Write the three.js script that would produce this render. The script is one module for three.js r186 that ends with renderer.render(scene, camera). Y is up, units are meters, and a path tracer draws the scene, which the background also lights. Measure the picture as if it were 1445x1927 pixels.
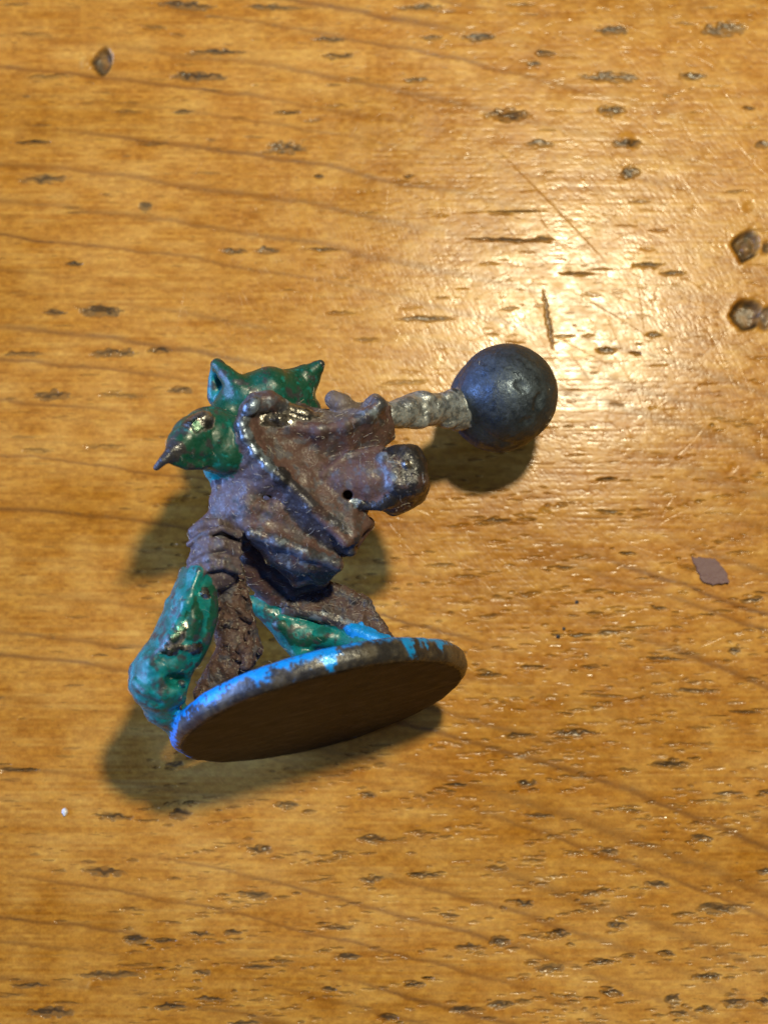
import * as THREE from 'three';

// ---------------------------------------------------------------- camera, exposure, lamps
const MM = 0.001;
const scene = new THREE.Scene();
const SHEET_W = 1445, SHEET_H = 1927, FOV = 30, TILT = 6.866 * Math.PI / 180;
const DIST = (SHEET_H * 0.043 / 2) / Math.tan(FOV / 2 * Math.PI / 180);          // mm from the lens to the table along the view
const FPX = DIST / 0.043;
const EYE = [0, DIST * Math.cos(TILT), DIST * Math.sin(TILT)];
const camera = new THREE.PerspectiveCamera(FOV, SHEET_W / SHEET_H, 0.005, 20);
camera.position.set(EYE[0] * MM, EYE[1] * MM, EYE[2] * MM);
camera.up.set(0, 0, -1);
camera.lookAt(0, 0, 0);
camera.focus = 0.142;
camera.userData.fStop = 30;

const renderer = new THREE.WebGLRenderer({ antialias: true });
renderer.toneMapping = THREE.LinearToneMapping;
renderer.toneMappingExposure = 1;
renderer.shadowMap.enabled = true;

scene.background = new THREE.Color().setRGB(0.04, 0.03, 0.022);                 // the dim unseen room
const LAMP_AT = [0.0368, 0.225, -0.066], LAMP_POWER = 0.178;
const WINDOW_AT = [-1.3, 0.52, -0.05], WINDOW_W = 1.2, WINDOW_H = 0.96, WINDOW_GLOW = [3.1, 5.3, 11.6];

// ---------------------------------------------------------------- small helpers
function tag(o, label, category, group, kind) {
  if (label) o.userData.label = label;
  if (category) o.userData.category = category;
  if (group) o.userData.group = group;
  if (kind) o.userData.kind = kind;
  return o;
}
function part(name, geometry, material, parent) {
  const m = new THREE.Mesh(geometry, material);
  m.name = name; m.castShadow = m.receiveShadow = true; parent.add(m);
  return m;
}
let seed = 7;
function rnd() { seed = (seed + 0x6d2b79f5) | 0; let t = Math.imul(seed ^ (seed >>> 15), 1 | seed); t = (t + Math.imul(t ^ (t >>> 7), 61 | t)) ^ t; return ((t ^ (t >>> 14)) >>> 0) / 4294967296; }
const clamp = (x, a = 0, b = 1) => x < a ? a : x > b ? b : x;
const lerp = (a, b, t) => a + (b - a) * t;
const sstep = (a, b, x) => { const t = clamp((x - a) / (b - a)); return t * t * (3 - 2 * t); };
const TAB = new Float32Array(65536); for (let i = 0; i < 65536; i++) TAB[i] = rnd();
const hash3 = (x, y, z) => TAB[(Math.imul(x, 73856093) ^ Math.imul(y, 19349663) ^ Math.imul(z, 83492791)) >>> 3 & 65535];
function noise3(x, y, z) {
  const X = Math.floor(x), Y = Math.floor(y), Z = Math.floor(z); x -= X; y -= Y; z -= Z;
  const u = x * x * (3 - 2 * x), v = y * y * (3 - 2 * y), w = z * z * (3 - 2 * z);
  const a = lerp(lerp(hash3(X, Y, Z), hash3(X + 1, Y, Z), u), lerp(hash3(X, Y + 1, Z), hash3(X + 1, Y + 1, Z), u), v);
  const b = lerp(lerp(hash3(X, Y, Z + 1), hash3(X + 1, Y, Z + 1), u), lerp(hash3(X, Y + 1, Z + 1), hash3(X + 1, Y + 1, Z + 1), u), v);
  return lerp(a, b, w);
}
const fbm3 = (x, y, z) => 0.55 * noise3(x, y, z) + 0.28 * noise3(x * 2.1 + 5, y * 2.1, z * 2.1) + 0.17 * noise3(x * 4.3, y * 4.3 + 9, z * 4.3);
function noise2(x, y, px, py, s) {                                                // value noise that repeats every px, py cells
  const X = Math.floor(x), Y = Math.floor(y); x -= X; y -= Y;
  const u = x * x * (3 - 2 * x), v = y * y * (3 - 2 * y);
  const x0 = ((X % px) + px) % px, x1 = (x0 + 1) % px, y0 = ((Y % py) + py) % py, y1 = (y0 + 1) % py;
  return lerp(lerp(hash3(x0, y0, s), hash3(x1, y0, s), u), lerp(hash3(x0, y1, s), hash3(x1, y1, s), u), v);
}
// A spot on the level h millimetres above the table, from its place on a 1445 x 1927 sheet laid over the view; mm.
const CT = Math.cos(TILT), ST = Math.sin(TILT);
function at(px, py, h) {
  const a = (px - SHEET_W / 2) / FPX, b = (SHEET_H / 2 - py) / FPX;
  const dx = a, dy = b * ST - CT, dz = -b * CT - ST, k = (h - EYE[1]) / dy;
  return [EYE[0] + dx * k, h, EYE[2] + dz * k];
}
const unit = (h) => 0.043 * (EYE[1] - h) / EYE[1];                                // mm per sheet unit at that height

// ---------------------------------------------------------------- the oak table
const TS = 2048, SPAN = 110, TPX = TS / SPAN;                                     // one texture tile: 110 mm of table
const woodCol = new Float32Array(TS * TS * 4), woodBump = new Float32Array(TS * TS), woodRough = new Uint8Array(TS * TS * 4);
{
  const dirt = new Float32Array(TS * TS), slit = new Float32Array(TS * TS), grey = new Float32Array(TS * TS);
  const plot = (X, Z, L, W, turn, depth, dark, greyness, s) => {                  // one open pore of the oak: an oblong pit holding dirt
    const c = Math.cos(turn), sn = Math.sin(turn), R = Math.max(L, W) * 0.75;
    const i0 = Math.floor((X - R + SPAN / 2) * TPX), i1 = Math.ceil((X + R + SPAN / 2) * TPX), j0 = Math.floor((Z - R + SPAN / 2) * TPX), j1 = Math.ceil((Z + R + SPAN / 2) * TPX);
    for (let j = j0; j <= j1; j++) for (let i = i0; i <= i1; i++) {
      const x = (i + 0.5) / TPX - SPAN / 2 - X, z = (j + 0.5) / TPX - SPAN / 2 - Z;
      const wob = (noise3(x * 2.2 + s, z * 5, s * 3.1) - 0.5);
      const a = (x * c + z * sn) / (L / 2), b = (-x * sn + z * c + wob * W * 0.5) / (W / 2);
      const r2 = a * a + b * b * (1 + 0.6 * Math.abs(a)) + 0.5 * (noise3(x * 6 + s, z * 9, s) - 0.5);
      if (r2 > 1) continue;
      const q = 1 - Math.max(r2, 0), k = (((j % TS) + TS) % TS) * TS + ((i % TS) + TS) % TS;
      woodBump[k] -= depth * (0.35 * Math.min(1, q * 3) + 0.75 * q) * (0.88 + 0.24 * noise3(x * 4 + s, z * 9, 2));
      dirt[k] = Math.max(dirt[k], dark * sstep(0, 0.45, q)); grey[k] = Math.max(grey[k], greyness * sstep(0, 0.35, q));
      const bb = (b + 0.2) * 1.9 + (noise3(x * 3, s, 4) - 0.5) * 1.5;
      slit[k] = Math.max(slit[k], dark * sstep(0.8, 0.15, a * a + bb * bb));
    }
  };
  // the pores one can tell apart: place and length, width on the sheet (tens of units where packed), kind 0 shallow and brown, 1 grey and open, 2 deep and dark
  const PORES = [
    [350,11,120,20,1],[515,14,110,14,1],[290,52,50,12,0],[335,66,30,9,0],[410,98,120,14,1],[375,145,110,22,1],[635,106,65,14,2],[90,144,90,10,0],[620,75,70,14,1],[345,211,40,10,1],[240,211,60,10,0],[540,212,55,12,2],[62,268,75,8,2],[540,278,75,26,1],[85,337,95,18,1],[290,272,60,10,0],[600,332,20,8,2],[440,473,50,14,1],[505,471,50,16,1],[610,470,60,10,2],[30,9,60,8,0],[60,64,70,8,0],
    [790,15,95,16,1],[980,9,60,8,0],[812,71,42,12,1],[900,70,70,18,1],[1150,57,70,20,1],[1360,55,90,30,1],[1025,100,40,14,2],[1003,121,30,12,1],[1145,146,115,22,1],[1303,145,55,16,2],[955,217,95,28,2],[1150,208,55,22,2],[1408,203,26,10,2],[1015,270,55,16,1],[783,151,50,12,1],[1180,270,60,22,1],[1185,325,40,28,2],[770,332,25,12,2],[955,452,160,8,2],[1020,450,45,12,2],[970,398,120,5,2],[1435,272,30,20,1],
    [140,497,35,10,2],[190,585,85,26,1],[105,588,45,14,1],[45,666,80,10,1],[215,665,90,20,1],[300,660,45,14,2],[100,745,70,22,1],[230,745,100,16,0],[340,735,50,16,1],[200,840,80,12,0],[70,848,60,12,0],
    [1085,515,70,8,2],[1220,500,60,14,2],[1265,515,50,10,2],[1230,630,35,12,2],[1140,660,40,12,2],[1195,665,25,8,2],[800,600,110,12,1],[690,640,50,12,0],[640,590,60,9,0],[760,720,90,10,0],
    [1140,902,40,8,2],[935,980,60,12,2],[990,978,40,8,0],[1145,963,40,10,2],[1200,960,30,8,0],[1095,1050,45,8,0],[1180,1042,35,8,2],[1120,1112,50,8,0],[995,1118,45,8,0],[1120,1155,35,9,0],[1090,1195,50,9,2],[1145,1190,45,12,1],[1415,1130,45,12,2],[1240,1145,30,10,2],[1000,1255,50,8,2],[1110,1255,35,9,2],[920,1270,50,16,2],[1250,1240,80,8,1],[1380,1225,25,14,1],[1140,1310,70,8,0],[1310,1300,80,10,1],[1080,1380,100,14,2],[975,1385,45,14,1],[1260,1440,60,12,2],[1400,1340,60,6,2],[1060,1068,40,8,2],[880,1085,60,8,0],[830,1065,60,8,0],[920,1160,50,9,0],[1200,1180,70,7,0],[1390,1040,50,8,0],[1300,1070,45,8,0],
    [35,1450,75,12,2],[215,1537,75,14,2],[340,1532,45,20,1],[330,1438,35,12,1],[490,1600,45,20,1],[540,1515,50,18,1],[700,1580,55,16,1],[690,1495,35,14,1],[195,1640,80,20,1],[480,1683,60,16,1],[255,1768,45,18,1],[310,1770,45,10,2],[440,1755,35,10,1],[375,1757,40,10,1],[205,1835,120,16,1],[55,1855,70,10,1],[95,1905,90,22,1],[380,1830,35,14,1],[395,1880,60,12,1],[320,1895,60,14,1],[485,1820,60,10,1],[530,1810,50,10,0],[655,1800,50,14,1],[640,1747,50,14,1],[620,1862,30,10,1],[460,1925,60,10,1],[595,1658,60,8,0],[700,1655,45,14,1],[250,1712,50,8,0],
    [1260,1438,80,14,2],[1180,1450,50,9,0],[990,1475,40,16,2],[1085,1462,55,9,0],[830,1485,30,8,0],[860,1478,40,8,2],[1370,1493,60,10,1],[1320,1508,60,8,0],[1440,1490,30,12,2],[1015,1535,55,10,1],[1160,1523,50,8,0],[1190,1527,40,8,0],[790,1567,60,9,0],[880,1555,40,6,0],[1320,1577,45,16,1],[1220,1590,40,9,0],[1145,1604,40,14,1],[1080,1607,45,8,0],[1000,1620,45,10,0],[935,1635,45,12,0],[800,1648,70,12,2],[1435,1640,30,12,1],[1235,1663,50,12,1],[1110,1682,40,14,2],[1140,1678,40,8,0],[985,1700,40,14,2],[1350,1710,80,24,1],[845,1722,40,10,1],[1160,1742,40,14,1],[1050,1757,45,16,2],[1000,1762,50,10,0],[940,1772,40,18,1],[880,1783,50,14,1],[1250,1793,35,12,2],[1130,1810,45,10,2],[1180,1800,30,8,0],[1035,1822,60,20,1],[1330,1837,55,14,2],[1150,1868,45,16,2],[780,1853,40,14,2],[940,1890,50,18,1],[975,1888,40,8,0],[1070,1875,50,8,0],[870,1900,50,14,1],[1265,1880,30,22,1],[1380,1887,50,18,1],[1275,1907,40,14,2],[1325,1900,40,12,1],[1435,1885,30,16,2],[730,1915,40,14,2],
  ];
  const S = 0.0435;
  const kinds = [[0.085, 0.55, 0.0], [0.08, 0.9, 0.42], [0.125, 1.0, 0.12]];
  for (const [px, py, l, w, kind] of PORES) {
    const [X, , Z] = at(px, py, 0), [d, dk, g] = kinds[kind];
    plot(X, Z, l * S * 1.08, w * S * 1.0, (rnd() - 0.5) * 0.12, d * (0.7 + 0.6 * rnd()), dk * (0.8 + 0.3 * rnd()), g, rnd() * 90);
    if (py > 880) for (let k = 0; k < 2; k++) plot(X + (rnd() - 0.5) * l * S * 2, Z + (rnd() - 0.5) * w * S * 2.6, l * S * (0.3 + 0.4 * rnd()), w * S * 0.45, 0, d * 0.9, dk * 0.5, 0, rnd() * 90);
  }
  plot(...[at(275, 391, 0)].flatMap((p) => [p[0], p[2]]), 1.3, 1.1, 0, 0.02, 0.6, 0.6, 3);
  { const [X, , Z] = at(1031, 605, 0); plot(X, Z, 5.6, 0.5, Math.PI / 2 - 0.16, 0.07, 0.95, 0.1, 11); }                                  // the upright gouge above the ball
  for (let k = 0; k < 480; k++) {                                                  // more of them towards the near right, along short slanting rows
    const X = -20 + rnd() * 56, Z = -8 + rnd() * 56; if (rnd() > 0.35 + 0.65 * sstep(-8, 20, Z)) continue;
    for (let n = 0, m = 1 + rnd() * 3; n < m; n++) plot(X + n * 1.2 + rnd() * 0.5, Z - n * 0.25 + (rnd() - 0.5) * 0.2, 0.5 + rnd() * 1.1, 0.14 + rnd() * 0.2, (rnd() - 0.5) * 0.1, 0.03 + rnd() * 0.05, 0.2 + rnd() * 0.4, 0, rnd() * 90);
  }
  for (let k = 0; k < 620; k++) {                                                  // small pores everywhere, in loose rows
    const X = (rnd() - 0.5) * SPAN, Z = (rnd() - 0.5) * SPAN;
    plot(X, Z, 0.6 + rnd() * 1.7, 0.13 + rnd() * 0.22, (rnd() - 0.5) * 0.1, 0.02 + rnd() * 0.045, 0.15 + rnd() * 0.4, rnd() < 0.25 ? 0.3 : 0, rnd() * 90);
  }
  for (let k = 0; k < 7500; k++) {                                                 // hair-fine pores
    const X = (rnd() - 0.5) * SPAN, Z = (rnd() - 0.5) * SPAN;
    plot(X, Z, 0.25 + rnd() * 1.0, 0.08 + rnd() * 0.07, (rnd() - 0.5) * 0.1, 0.004 + rnd() * 0.012, 0.12 + rnd() * 0.36, 0, rnd() * 90);
  }
  const scratch = (X, Z, ang, len, depth, pale, bend) => {                         // a hairline scratch in the varnish
    const n = Math.ceil(len * TPX * 1.4);
    for (let s = 0; s <= n; s++) {
      const t = s / n, a = ang + bend * (t - 0.5), x = X + Math.cos(a) * len * (t - 0.5), z = Z + Math.sin(a) * len * (t - 0.5);
      const i = ((Math.floor((x + SPAN / 2) * TPX) % TS) + TS) % TS, j = ((Math.floor((z + SPAN / 2) * TPX) % TS) + TS) % TS, k = j * TS + i;
      woodBump[k] -= depth * Math.min(1, 4 * t * (1 - t)); if (pale) dirt[k] = Math.max(dirt[k], pale);
    }
  };
  for (let k = 0; k < 4200; k++) scratch((rnd() - 0.5) * SPAN, (rnd() - 0.5) * SPAN, rnd() < 0.6 ? 0.75 + (rnd() - 0.5) * 0.9 : rnd() * 3.14, 0.8 + rnd() * rnd() * 7, 0.002 + rnd() * 0.005, 0, (rnd() - 0.5) * 0.5);
  for (const [x0, y0, x1, y1, d] of [[925, 268, 1150, 500, 0.03], [1160, 190, 1250, 275, 0.012], [1200, 520, 1216, 660, 0.008], [975, 900, 990, 1040, 0.008], [1115, 915, 1112, 1010, 0.006], [1050, 530, 1250, 650, 0.008], [1380, 1190, 1300, 1225, 0.01], [480, 395, 500, 385, 0.012], [1020, 620, 1170, 700, 0.006]]) {
    const a = at(x0, y0, 0), b = at(x1, y1, 0);
    scratch((a[0] + b[0]) / 2, (a[2] + b[2]) / 2, Math.atan2(b[2] - a[2], b[0] - a[0]), Math.hypot(b[0] - a[0], b[2] - a[2]), d, d > 0.02 ? 0.5 : 0.2, 0.03);
  }
  const LINE = 2.75, base = [0.438, 0.197, 0.032];
  for (let j = 0; j < TS; j++) for (let i = 0; i < TS; i++) {
    const k = j * TS + i, x = (i + 0.5) / TPX, z = (j + 0.5) / TPX, X = x - SPAN / 2, Z = z - SPAN / 2;
    const broad = noise2(x / 11, z / 5.5, 10, 20, 3) - 0.5, mid = noise2(x / 2.2, z / 1.1, 50, 100, 4) - 0.5, fleck = noise2(x / 0.44, z / 0.22, 250, 500, 5) - 0.5, fine = noise2(x / 0.11, z / 0.11, 1000, 1000, 6) - 0.5;
    const fibre = noise2(x / 5.5, z / 0.22, 20, 500, 7) - 0.5, fibre2 = noise2(x / 2.2, z / 0.11, 50, 1000, 8) - 0.5;
    let v = 1 + 0.24 * broad + 0.26 * mid + 0.3 * fleck + 0.24 * fine + 0.17 * fibre + 0.12 * fibre2;
    // growth lines: level sets of a bent field, falling to the right, steeper further right and nearer
    const u = X + 31, f = 0.7 + 0.35 * clamp((Z + 45) / 90, 0, 1.1);
    const phi = Z - f * (0.1 * u + 0.0026 * u * Math.abs(u)) + 1.5 * (noise2(x / 27.5, z / 11, 4, 10, 9) - 0.5) + 0.5 * mid * 0.6 + 0.12 * fleck + 0.35 * (noise2(x / 5.5, z / 5.5, 20, 20, 12) - 0.5);
    let dark = 0; const k0 = Math.floor(phi / LINE);
    for (let n = k0 - 1; n <= k0 + 1; n++) {
      const h1 = hash3(n, 11, 3), h2 = hash3(n, 5, 8), c = (n + 0.5) * LINE + (h1 - 0.5) * 1.6, w = (0.1 + 0.14 * h2) * (1 + 0.7 * sstep(-10, 25, X)), d = (phi - c) / (phi < c ? w * 1.4 : w);
      const along = sstep(0.25, 0.7, noise2(x / 15.71 + n * 0.37, n * 0.71, 7, 512, 10));
      dark = Math.max(dark, Math.exp(-d * d) * (0.2 + 0.8 * along) * (0.5 + 0.4 * hash3(n, 9, 9)));
    }
    dark = Math.min(1, dark * 1.0) * (0.8 + 0.6 * fleck + 0.3 * fibre);
    const right = sstep(2, 30, X) * sstep(10, -25, Z);                             // upper right the lines all but vanish into plain wood
    dark *= 1 - 0.75 * right;
    const dp = clamp(dirt[k] * (0.85 + 0.7 * fleck)), gp = clamp(grey[k] * (0.8 + 1.2 * fine + 0.8 * fleck)), sp = clamp(slit[k]);
    for (let c = 0; c < 3; c++) {
      let q = base[c] * v * [1, 1 + 0.2 * mid + 0.1 * broad + 0.14 * fibre + 0.1 * fleck, 1 + 0.6 * mid + 0.5 * broad + 0.4 * fibre][c];
      q *= lerp(1, [0.36, 0.32, 0.6][c], dark);
      q = lerp(q, [0.17, 0.085, 0.025][c], dp * 0.75); q = lerp(q, [0.12, 0.08, 0.036][c], gp * 0.85); q = lerp(q, [0.03, 0.022, 0.014][c], sp * 0.8);
      woodCol[k * 4 + c] = q;
    }
    woodCol[k * 4 + 3] = 1;
    const rub = noise3((x + z) * 1.6, (x - z) * 7, 31) - 0.5, rub2 = noise3((x * 0.5 + z) * 1.6, (x - z * 0.5) * 7, 47) - 0.5;                // faint rubbing marks, slantwise
    woodBump[k] += 0.006 * fibre + 0.003 * fibre2 + 0.005 * fleck + 0.0035 * fine + 0.008 * mid + 0.012 * broad + (0.0045 * rub + 0.0045 * rub2) * (0.35 + 1.1 * noise2(x / 5.5, z / 3.7, 20, 30, 33)) - 0.003 * dark;
    const rr = 0.235 + 0.1 * fleck + 0.12 * (noise2(x / 1.1, z / 1.1, 100, 100, 14) - 0.5) + 0.1 * gp;
    woodRough[k * 4 + 1] = clamp(rr) * 255; woodRough[k * 4 + 3] = 255;
  }
}
function dataTexture(data, w, h, format, type) {
  const t = new THREE.DataTexture(data, w, h, format, type);
  t.wrapS = t.wrapT = THREE.RepeatWrapping; t.magFilter = t.minFilter = THREE.LinearFilter; t.needsUpdate = true;
  return t;
}
const woodMat = new THREE.MeshPhysicalMaterial({
  map: dataTexture(woodCol, TS, TS, THREE.RGBAFormat, THREE.FloatType), bumpMap: dataTexture(woodBump, TS, TS, THREE.RedFormat, THREE.FloatType), bumpScale: MM,
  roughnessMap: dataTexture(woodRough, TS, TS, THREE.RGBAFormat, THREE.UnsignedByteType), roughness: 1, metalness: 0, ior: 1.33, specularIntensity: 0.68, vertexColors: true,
});
woodMat.name = 'varnished_oak';
// dents and nail holes one can look into: real hollows in the board
const DENTS = [];
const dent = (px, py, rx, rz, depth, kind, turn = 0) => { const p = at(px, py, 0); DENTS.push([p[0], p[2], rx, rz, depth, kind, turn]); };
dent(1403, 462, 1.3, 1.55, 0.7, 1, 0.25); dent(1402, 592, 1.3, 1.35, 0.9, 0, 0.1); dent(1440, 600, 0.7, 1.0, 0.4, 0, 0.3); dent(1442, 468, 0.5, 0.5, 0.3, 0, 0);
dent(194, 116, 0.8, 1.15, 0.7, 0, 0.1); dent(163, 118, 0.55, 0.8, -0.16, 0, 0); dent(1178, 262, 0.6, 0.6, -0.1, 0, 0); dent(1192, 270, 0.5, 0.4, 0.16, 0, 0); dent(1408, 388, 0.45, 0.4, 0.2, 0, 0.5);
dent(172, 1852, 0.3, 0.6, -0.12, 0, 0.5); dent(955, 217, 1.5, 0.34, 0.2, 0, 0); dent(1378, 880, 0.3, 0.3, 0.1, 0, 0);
let fillerShade = 0, wallShade = 0;  // grey filler in the hollows, darkened with painted shade; dark shade along their walls
function tableY(x, z) {
  fillerShade = wallShade = 0;
  let y = 0.05 * (noise3(x / 9 + 40, 3, z / 6) - 0.5);
  for (const [cx, cz, rx, rz, d, kind, turn] of DENTS) {
    let a = x - cx, b = z - cz; if (Math.abs(a) > 3 || Math.abs(b) > 3) continue;
    const c = Math.cos(turn), s = Math.sin(turn), p = (a * c + b * s) / rx, q = (-a * s + b * c) / rz;
    const r = kind ? Math.abs(p) * 0.62 + Math.abs(q) * 0.62 + 0.38 * Math.hypot(p, q) : Math.hypot(p, q), n = r + 0.3 * (noise3(a * 2 + cx, 1, b * 2) - 0.5);
    y -= d * (1 - sstep(d > 0.3 ? 0.72 : 0.35, 1, n)) - 0.03 * Math.abs(d) * Math.exp(-((n - 1.1) ** 2) / 0.03);
    if (d > 0.29) { fillerShade = Math.max(fillerShade, (1 - sstep(0.8, 1.04, n)) * (0.7 + 0.6 * (noise3(a * 3 + cx, 5, b * 3) - 0.3))); wallShade = Math.max(wallShade, Math.exp(-(((n - 0.86) / 0.14) ** 2)) * sstep(0.3, 0.6, noise3(a * 0.8 + cx, 2, b * 0.8 + 7))); }
    if (kind) y += d * 0.6 * (1 - sstep(0.1, 0.6, Math.hypot(p - 0.1, q - 0.1)));
  }
  return y;
}
{
  const line = (lo, hi, step, far) => { const a = []; for (let e = far; e > 2; e *= 0.6) a.push(lo - e); for (let v = lo; v <= hi + 1e-6; v += step) a.push(v); for (let k = a.length, e = 2.2; e < far; e /= 0.6) a.push(hi + e); a.push(hi + far); return a; };
  const xs = line(-37, 37, 0.2, 420), zs = line(-52, 50, 0.2, 320), nx = xs.length, nz = zs.length, pos = new Float32Array(nx * nz * 3), uv = new Float32Array(nx * nz * 2), col = new Float32Array(nx * nz * 3), idx = [];
  for (let j = 0, n = 0; j < nz; j++) for (let i = 0; i < nx; i++, n++) {
    pos.set([xs[i] * MM, tableY(xs[i], zs[j]) * MM, zs[j] * MM], n * 3); uv.set([xs[i] / SPAN + 0.5, zs[j] / SPAN + 0.5], n * 2); const so = clamp(fillerShade), cr = 1 - 0.85 * clamp(wallShade); col.set([lerp(1, 0.24, so) * cr, lerp(1, 0.4, so) * cr, lerp(1, 1.7, so) * cr], n * 3);
    if (i && j) { const a = n - nx - 1, b = n - nx, c = n - 1; idx.push(a, c, b, b, c, n); }
  }
  const g = new THREE.BufferGeometry();
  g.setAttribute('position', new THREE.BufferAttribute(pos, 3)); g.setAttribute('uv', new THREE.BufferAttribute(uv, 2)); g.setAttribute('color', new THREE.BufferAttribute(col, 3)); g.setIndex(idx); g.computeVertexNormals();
  const table = part('table', g, woodMat, scene);
  tag(table, 'honey coloured varnished oak table top with dark pores and scratches', 'table', null, 'structure');
  const x0 = xs[0] - 0.4, x1 = xs[nx - 1] + 0.4, z0 = zs[0] - 0.4, z1 = zs[nz - 1] + 0.4;
  const body = new THREE.BoxGeometry((x1 - x0) * MM, 0.026, (z1 - z0) * MM); body.translate((x0 + x1) / 2 * MM, -0.0145, (z0 + z1) / 2 * MM);
  part('board', body, new THREE.MeshStandardMaterial({ color: new THREE.Color().setRGB(0.3, 0.135, 0.025), roughness: 0.45 }), table);
}

// ---------------------------------------------------------------- the cast metal figurine: one smooth-joined solid, cut into its parts where paint and form change
const UP = 1.4, PRIMS = [];                                                                  // millimetres; each has a distance, a part, a paint and a blending width
const add = (part, paint, k, box, dist, sub = 0) => PRIMS.push({ part, paint, k, box, dist, sub });
function bound(pts) { const lo = [1e9, 1e9, 1e9], hi = [-1e9, -1e9, -1e9]; for (const [x, y, z, r] of pts) [x, y, z].forEach((v, c) => { lo[c] = Math.min(lo[c], v - r); hi[c] = Math.max(hi[c], v + r); }); return [lo, hi]; }
// a limb, fold or ridge through a row of [place on the sheet, height mm, radius on the sheet]
function limb(part, paint, rows, { k = 0.5, sub = 0, flat = 1 } = {}) {
  const P = rows.map(([x, y, h, r]) => [...at(x, y, h + UP), r * unit(h + UP)]), seg = [];
  for (let i = 0; i + 1 < P.length; i++) seg.push([P[i], P[i + 1]]);
  if (!seg.length) seg.push([P[0], P[0]]);
  const q = seg.map(([a, b]) => { const d = [b[0] - a[0], (b[1] - a[1]) / flat, b[2] - a[2]]; return { a, d, l2: d[0] * d[0] + d[1] * d[1] + d[2] * d[2] || 1e-9, ra: a[3], dr: b[3] - a[3] }; });
  add(part, paint, k, bound(P), (x, y, z) => {
    let m = 1e9;
    for (const s of q) {
      const px = x - s.a[0], py = (y - s.a[1]) / flat, pz = z - s.a[2], t = clamp((px * s.d[0] + py * s.d[1] + pz * s.d[2]) / s.l2);
      const ex = px - s.d[0] * t, ey = py - s.d[1] * t, ez = pz - s.d[2] * t, v = Math.sqrt(ex * ex + ey * ey + ez * ez) - s.ra - s.dr * t;
      if (v < m) m = v;
    }
    return flat < 1 ? m * Math.max(flat, 0.6) : m;
  }, sub);
}
// a lump: radii along, across (sheet units) and upright (mm), turned in the table's plane
function lump(part, paint, x, y, h, ra, rb, rh, deg = 0, { k = 0.5, sub = 0 } = {}) {
  const c = at(x, y, h + UP), u = unit(h + UP), A = ra * u, B = rb * u, w = deg * Math.PI / 180, cs = Math.cos(w), sn = Math.sin(w);
  add(part, paint, k, bound([[...c, Math.max(A, B, rh)]]), (X, Y, Z) => {
    const dx = X - c[0], dy = Y - c[1], dz = Z - c[2], a = (dx * cs + dz * sn) / A, b = (-dx * sn + dz * cs) / B, e = dy / rh;
    const k0 = Math.hypot(a, b, e), k1 = Math.hypot(a / A, b / B, e / rh);
    return k1 < 1e-6 ? -Math.min(A, B, rh) : k0 * (k0 - 1) / k1;
  }, sub);
}
// a block with rounded edges, turned in the table's plane and tipped about its own length
function block(part, paint, x, y, h, ra, rb, rh, deg, tip, round, { k = 0.3, sub = 0 } = {}) {
  const c = at(x, y, h + UP), u = unit(h + UP), A = ra * u - round, B = rb * u - round, C = rh - round, w = deg * Math.PI / 180, cs = Math.cos(w), sn = Math.sin(w), tc = Math.cos(tip * Math.PI / 180), ts = Math.sin(tip * Math.PI / 180);
  add(part, paint, k, bound([[...c, Math.hypot(A, B, C) + round]]), (X, Y, Z) => {
    const dx = X - c[0], dy = Y - c[1], dz = Z - c[2], a = dx * cs + dz * sn, b0 = -dx * sn + dz * cs, b = b0 * tc + dy * ts, e = -b0 * ts + dy * tc;
    const p = Math.abs(a) - A, q = Math.abs(b) - B, r = Math.abs(e) - C;
    return Math.hypot(Math.max(p, 0), Math.max(q, 0), Math.max(r, 0)) + Math.min(Math.max(p, q, r), 0) - round;
  }, sub);
}
// a sheet of cloth: a three-cornered plate of some thickness (mm)
function sheet(part, paint, rows, r, { k = 0.35, sub = 0 } = {}) {
  const [a, b, c] = rows.map(([x, y, h]) => at(x, y, h + UP)), V = (p, q) => [q[0] - p[0], q[1] - p[1], q[2] - p[2]], dot = (p, q) => p[0] * q[0] + p[1] * q[1] + p[2] * q[2], X = (p, q) => [p[1] * q[2] - p[2] * q[1], p[2] * q[0] - p[0] * q[2], p[0] * q[1] - p[1] * q[0]];
  const ba = V(a, b), cb = V(b, c), ac = V(c, a), n = X(ba, ac), s1 = X(ba, n), s2 = X(cb, n), s3 = X(ac, n), nn = dot(n, n), lb = dot(ba, ba), lc = dot(cb, cb), la = dot(ac, ac);
  const edge = (e, p, l) => { const t = clamp(dot(e, p) / l), x = p[0] - e[0] * t, y = p[1] - e[1] * t, z = p[2] - e[2] * t; return x * x + y * y + z * z; };
  add(part, paint, k, bound([a, b, c].map((p) => [...p, r])), (x, y, z) => {
    const pa = [x - a[0], y - a[1], z - a[2]], pb = [x - b[0], y - b[1], z - b[2]], pc = [x - c[0], y - c[1], z - c[2]];
    const inside = Math.sign(dot(s1, pa)) + Math.sign(dot(s2, pb)) + Math.sign(dot(s3, pc));
    const d2 = inside < 2 ? Math.min(edge(ba, pa, lb), edge(cb, pb, lc), edge(ac, pc, la)) : dot(n, pa) ** 2 / nn;
    return Math.sqrt(d2) - r;
  }, sub);
}

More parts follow.
